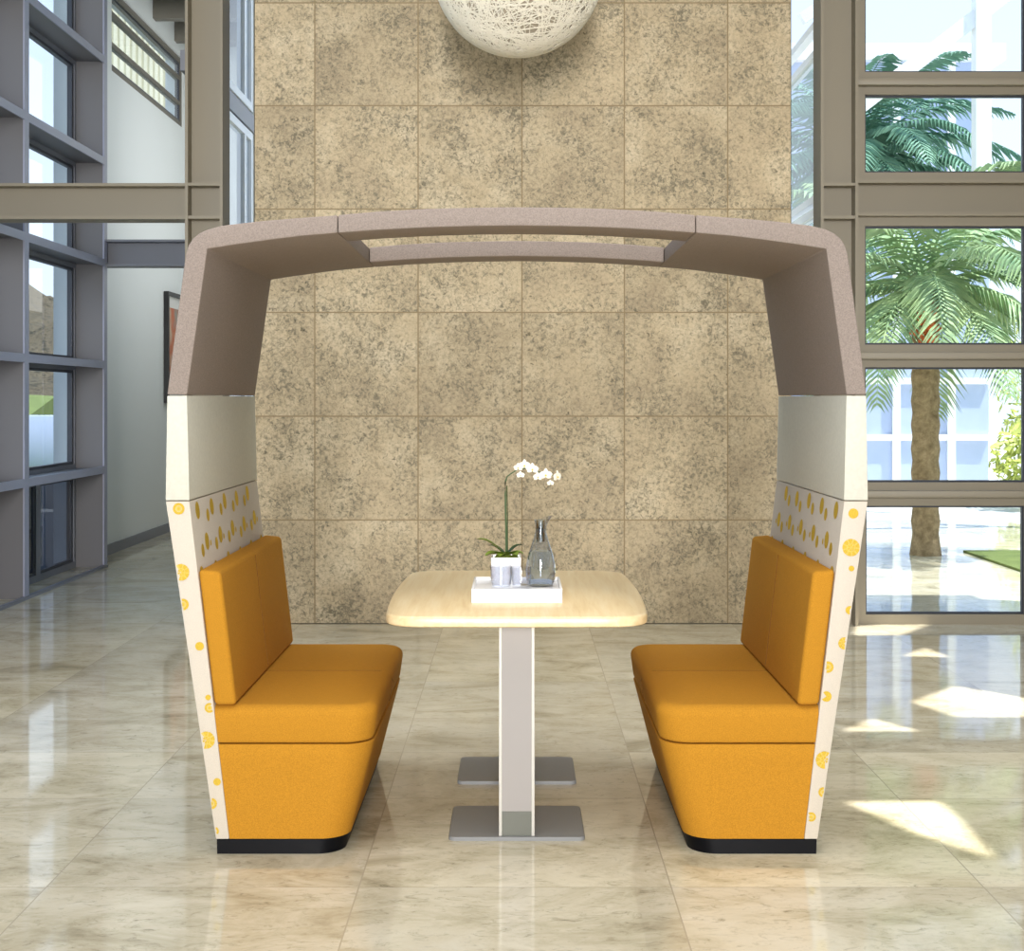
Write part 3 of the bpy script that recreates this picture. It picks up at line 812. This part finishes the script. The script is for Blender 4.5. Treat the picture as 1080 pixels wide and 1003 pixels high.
# potted orchid
py = 4.895; pcx = (533.7 - VX)/F*4.85
orch = thing('potted_orchid', 'white orchid in a square white pot at the back of the tray', 'plant', (pcx, py, TT))
bm = bmesh.new(); hw = .051
loft(bm, [[(pcx + sx*w_, py + sy*w_, z) for sx, sy in ((-1,-1),(1,-1),(1,1),(-1,1))] for w_, z in ((hw*.96, TT), (hw, TT + .093), (hw - .005, TT + .093), (hw - .006, TT + .080))])
obj('pot', bm, M['white'], orch)
bm = bmesh.new()
for k in range(60):
    a, b_ = random.uniform(-.040, .040), random.uniform(-.040, .040)
    bmesh.ops.create_icosphere(bm, subdivisions=1, radius=random.uniform(.006, .011), matrix=Matrix.Translation((pcx + a, py + b_, TT + .088)))
obj('moss', bm, M['moss'], orch)
def leaf(az, ln, wd, rise, drop, m):
    bm = bmesh.new(); n = 10; up_ = []
    d_ = Vector((math.cos(az), math.sin(az), 0)); sd = Vector((-math.sin(az), math.cos(az), 0))
    for th in (0, -.0015):
        rows_ = []
        for k in range(n+1):
            t = k/n; c = Vector((pcx, py, TT + .094)) + d_*ln*t + Vector((0, 0, rise*math.sin(t*math.pi*.55) - drop*t*t + th))
            ww = wd * math.sin(math.pi*min(1, .12 + .86*t))**.7
            rows_.append([bm.verts.new(c - sd*ww + Vector((0, 0, ww*.35))), bm.verts.new(c), bm.verts.new(c + sd*ww + Vector((0, 0, ww*.35)))])
        for a, b_ in zip(rows_[:-1], rows_[1:]):
            for j in (0, 1): 
                q = (a[j], a[j+1], b_[j+1], b_[j]); bm.faces.new(q if th == 0 else q[::-1])
    obj('leaf', bm, m, orch, ang=80)
leaf(R(183), .100, .016, .055, -.004, M['green'])
leaf(R(215), .085, .024, .018, .012, M['green'])
leaf(R(250), .060, .024, .016, .010, M['green'])
leaf(R(-20), .062, .017, .020, .010, M['green'])
leaf(R(-55), .065, .023, .016, .008, M['green'])
leaf(R(20), .060, .014, .036, .0, M['leafdark'])
leaf(R(160), .065, .014, .034, .0, M['leafdark'])
def pz(x, y, d=4.895): return px(x, y, d)
stem = [pz(534, 584), pz(533.8, 560), pz(533.2, 540), pz(533, 520), pz(533, 508), pz(535, 502.5), pz(539, 499.5), pz(546, 495), pz(555, 494), pz(566, 497), pz(578, 500), pz(588, 503)]
bm = bmesh.new(); tube(bm, stem, [.0036, .0034, .003, .0028, .0026, .0024, .0022, .002, .0018, .0016, .0014, .001], 8)
obj('stem', bm, M['stem'], orch)
bm = bmesh.new(); tube(bm, [pz(535.4, 586, 4.9), pz(535.2, 545, 4.9), pz(534.6, 512, 4.9)], .002, 6); obj('stake', bm, M['leafdark'], orch)
def flower(c, sc, yaw, pitch):
    bm = bmesh.new(); rot = Matrix.Rotation(yaw, 3, 'Z') @ Matrix.Rotation(pitch, 3, 'X')
    for k, (a, ln, wd) in enumerate(((90, 1, .36), (210, 1, .34), (330, 1, .34), (175, 1.05, .52), (5, 1.05, .52))):
        a = R(a); d_ = Vector((math.cos(a), 0, math.sin(a))); sd = Vector((-math.sin(a), 0, math.cos(a)))
        for th in (0, .0008):
            rows_ = []
            for i in range(7):
                t = i/6; ww = wd*sc*math.sin(math.pi*min(1, .15 + .83*t))**.7; c0 = d_*sc*ln*t + Vector((0, -.12*sc*math.sin(t*3.1) + (.0 if k < 3 else -.001) + th, 0))
                rows_.append([bm.verts.new(c + rot @ z_) for z_ in (c0 - sd*ww, c0 + Vector((0, -.06*sc, 0)), c0 + sd*ww)])
            for p, q in zip(rows_[:-1], rows_[1:]):
                for j in (0, 1):
                    z_ = (p[j], p[j+1], q[j+1], q[j]); bm.faces.new(z_ if th == 0 else z_[::-1])
    nb = len(bm.faces)
    bmesh.ops.create_icosphere(bm, subdivisions=2, radius=sc*.17, matrix=Matrix.Translation(c + rot @ Vector((0, -.15*sc, -.12*sc))))
    bm.faces.ensure_lookup_table()
    for f in bm.faces[nb:]: f.material_index = 1
    obj('blossom', bm, [M['petal'], M['petalc']], orch, ang=70)
for x, y, sc, yw, pt in ((546.5, 493, .016, -.3, .2), (553, 490.5, .020, .2, .1), (549, 501, .014, .1, -.3), (561.5, 494.5, .021, -.1, .15), (567, 503, .017, .5, -.2), (575.5, 500.5, .022, .1, .1), (587.5, 502.5, .021, .9, .0), (580.5, 509.5, .012, .3, -.3)):
    flower(pz(x, y, 4.885), sc, yw, pt)
# carafe
cx, cy = (570.3 - VX)/F*4.83, 4.83
car = thing('water_carafe', 'clear glass carafe half full of water at the right of the tray', 'carafe', (cx, cy, TT))
outp = [(0, 0), (.036, 0), (.043, .004), (.049, .022), (.0515, .048), (.049, .078), (.042, .108), (.032, .138), (.0235, .163), (.0185, .185), (.0175, .2), (.0195, .214), (.024, .228)]
inn = [(r - .0022 if r > .003 else 0, z + (.004 if i < 2 else 0)) for i, (r, z) in enumerate(outp)][::-1]
bm = bmesh.new(); lathe(bm, [(r, TT + z) for r, z in outp] + [(r, TT + z) for r, z in inn], cx, cy, 48)
for v in bm.verts:      # pouring lip drawn out to the right
    z = v.co.z - TT
    if z > .19:
        k = (z - .19)/.038; dx = v.co.x - cx
        if dx > 0: v.co.x += k * dx * .75; v.co.z += k * dx * .45
        else: v.co.z -= k * .004
obj('glass_body', bm, M['carafe'], car, ang=60)
bm = bmesh.new(); wl_ = .118
wp = [(0, .0045)] + [(r - .0030, z + (.0045 if i < 2 else 0)) for i, (r, z) in enumerate(outp) if r > 0 and z < wl_] + [(.0355, wl_), (0, wl_)]
lathe(bm, [(r, TT + z) for r, z in wp], cx, cy, 48); obj('water', bm, M['water'], car, ang=60)
bm = bmesh.new(); lathe(bm, [(.0140, TT + .150), (.0160, TT + .162), (.0152, TT + .19), (.0150, TT + .210), (.0172, TT + .222), (.0100, TT + .226), (.0, TT + .2265)], cx, cy, 32)
obj('stopper', bm, M['chrome'], car, 'steel pouring collar in the neck')
# tumblers
def tumbler(x, y, lab, r=.036, h=.078):
    t = TT
    bm = bmesh.new(); lathe(bm, [(0, t), (r*.80, t), (r*.86, t + .004), (r*.97, t + h*.5), (r, t + h), (r - .0018, t + h), (r*.93, t + h*.5), (r*.80, t + .012), (0, t + .010)], x, y, 36)
    for v in bm.verts: pass
    tag(obj('glass_tumbler', bm, M['ware'], ang=60), lab, 'glass', 'tumblers on the tray')
gx = lambda p, d: (p - VX)/F*d
tumbler(gx(528.5, 4.74), 4.735, 'clear glass tumbler in front of the orchid pot, left of its twin')
tumbler(gx(549.5, 4.78), 4.765, 'clear glass tumbler between the other tumbler and the carafe', .034, .072)

# ================================================================== PENDANT
gy = 7.6; gs = F/gy; gc = Vector(((546.5 - VX)/gs, gy, H + (VY + 31)/gs)); GR = 90/gs
lamp = thing('globe_pendant', 'round woven white globe lamp hanging before the stone wall', 'pendant lamp', gc)
bm = bmesh.new(); bmesh.ops.create_icosphere(bm, subdivisions=5, radius=GR*.955, matrix=Matrix.Translation(gc)); obj('liner', bm, M['diffuser'], lamp, ang=180)
bm = bmesh.new()
for k in range(330):
    n_ = Vector((random.gauss(0, 1), random.gauss(0, 1), random.gauss(0, 1))).normalized(); off = random.uniform(-.75, .75) * GR
    rr = math.sqrt((GR - .003)**2 - off*off); u = n_.orthogonal().normalized(); v = n_.cross(u); seg = 40; rings = []
    for i in range(seg):
        a = 2*math.pi*i/seg; d_ = u*math.cos(a) + v*math.sin(a); c = gc + n_*off + d_*rr
        rad_ = (c - gc).normalized(); t_ = rad_.cross(n_.cross(d_)).normalized() if False else n_
        w_ = .0028
        rings.append([bm.verts.new(c + n_*w_), bm.verts.new(c + rad_*w_), bm.verts.new(c - n_*w_), bm.verts.new(c - rad_*w_)])
    for i in range(seg):
        p, q = rings[i], rings[(i+1) % seg]
        for j in range(4): bm.faces.new((p[j], p[(j+1) % 4], q[(j+1) % 4], q[j]))
obj('woven_shell', bm, M['fibre'], lamp, ang=180)
bm = bmesh.new(); tube(bm, [gc + Vector((0, 0, GR)), Vector((gc.x, gc.y, ZC))], .006, 8); obj('cord', bm, M['white'], lamp)

# ================================================================== PICTURE on the left wall
X0 = WXL + .003
ya, yb = 3.66*F/(VX - 172.5), 3.66*F/(VX - 172.5) + 1.25
za, zb_ = H - (425 - VY)*ya/F, H + (VY - 307)*ya/F
pic = thing('framed_picture', 'tall black-framed picture on the white wall behind the booth, left', 'picture', (X0, (ya+yb)/2, za))
bm = bmesh.new(); t = .04; fd = .05
for a in ((ya, yb, za, za+t), (ya, yb, zb_-t, zb_), (ya, ya+t, za+t, zb_-t), (yb-t, yb, za+t, zb_-t)): box(bm, X0, X0 + fd, *a)
obj('frame', bm, M['pframe'], pic)
bm = bmesh.new(); box(bm, X0, X0 + .02, ya+t, yb-t, za+t, zb_-t); obj('matboard', bm, M['matboard'], pic)
M['art'] = noisy('abstract_print', [(150, 160, 150), (200, 120, 90), (206, 196, 170)], 2.2, 0.8, 2)
bm = bmesh.new(); box(bm, X0 + .02, X0 + .024, ya+t+.1, yb-t-.1, za+t+.12, zb_-t-.12); obj('print', bm, M['art'], pic)
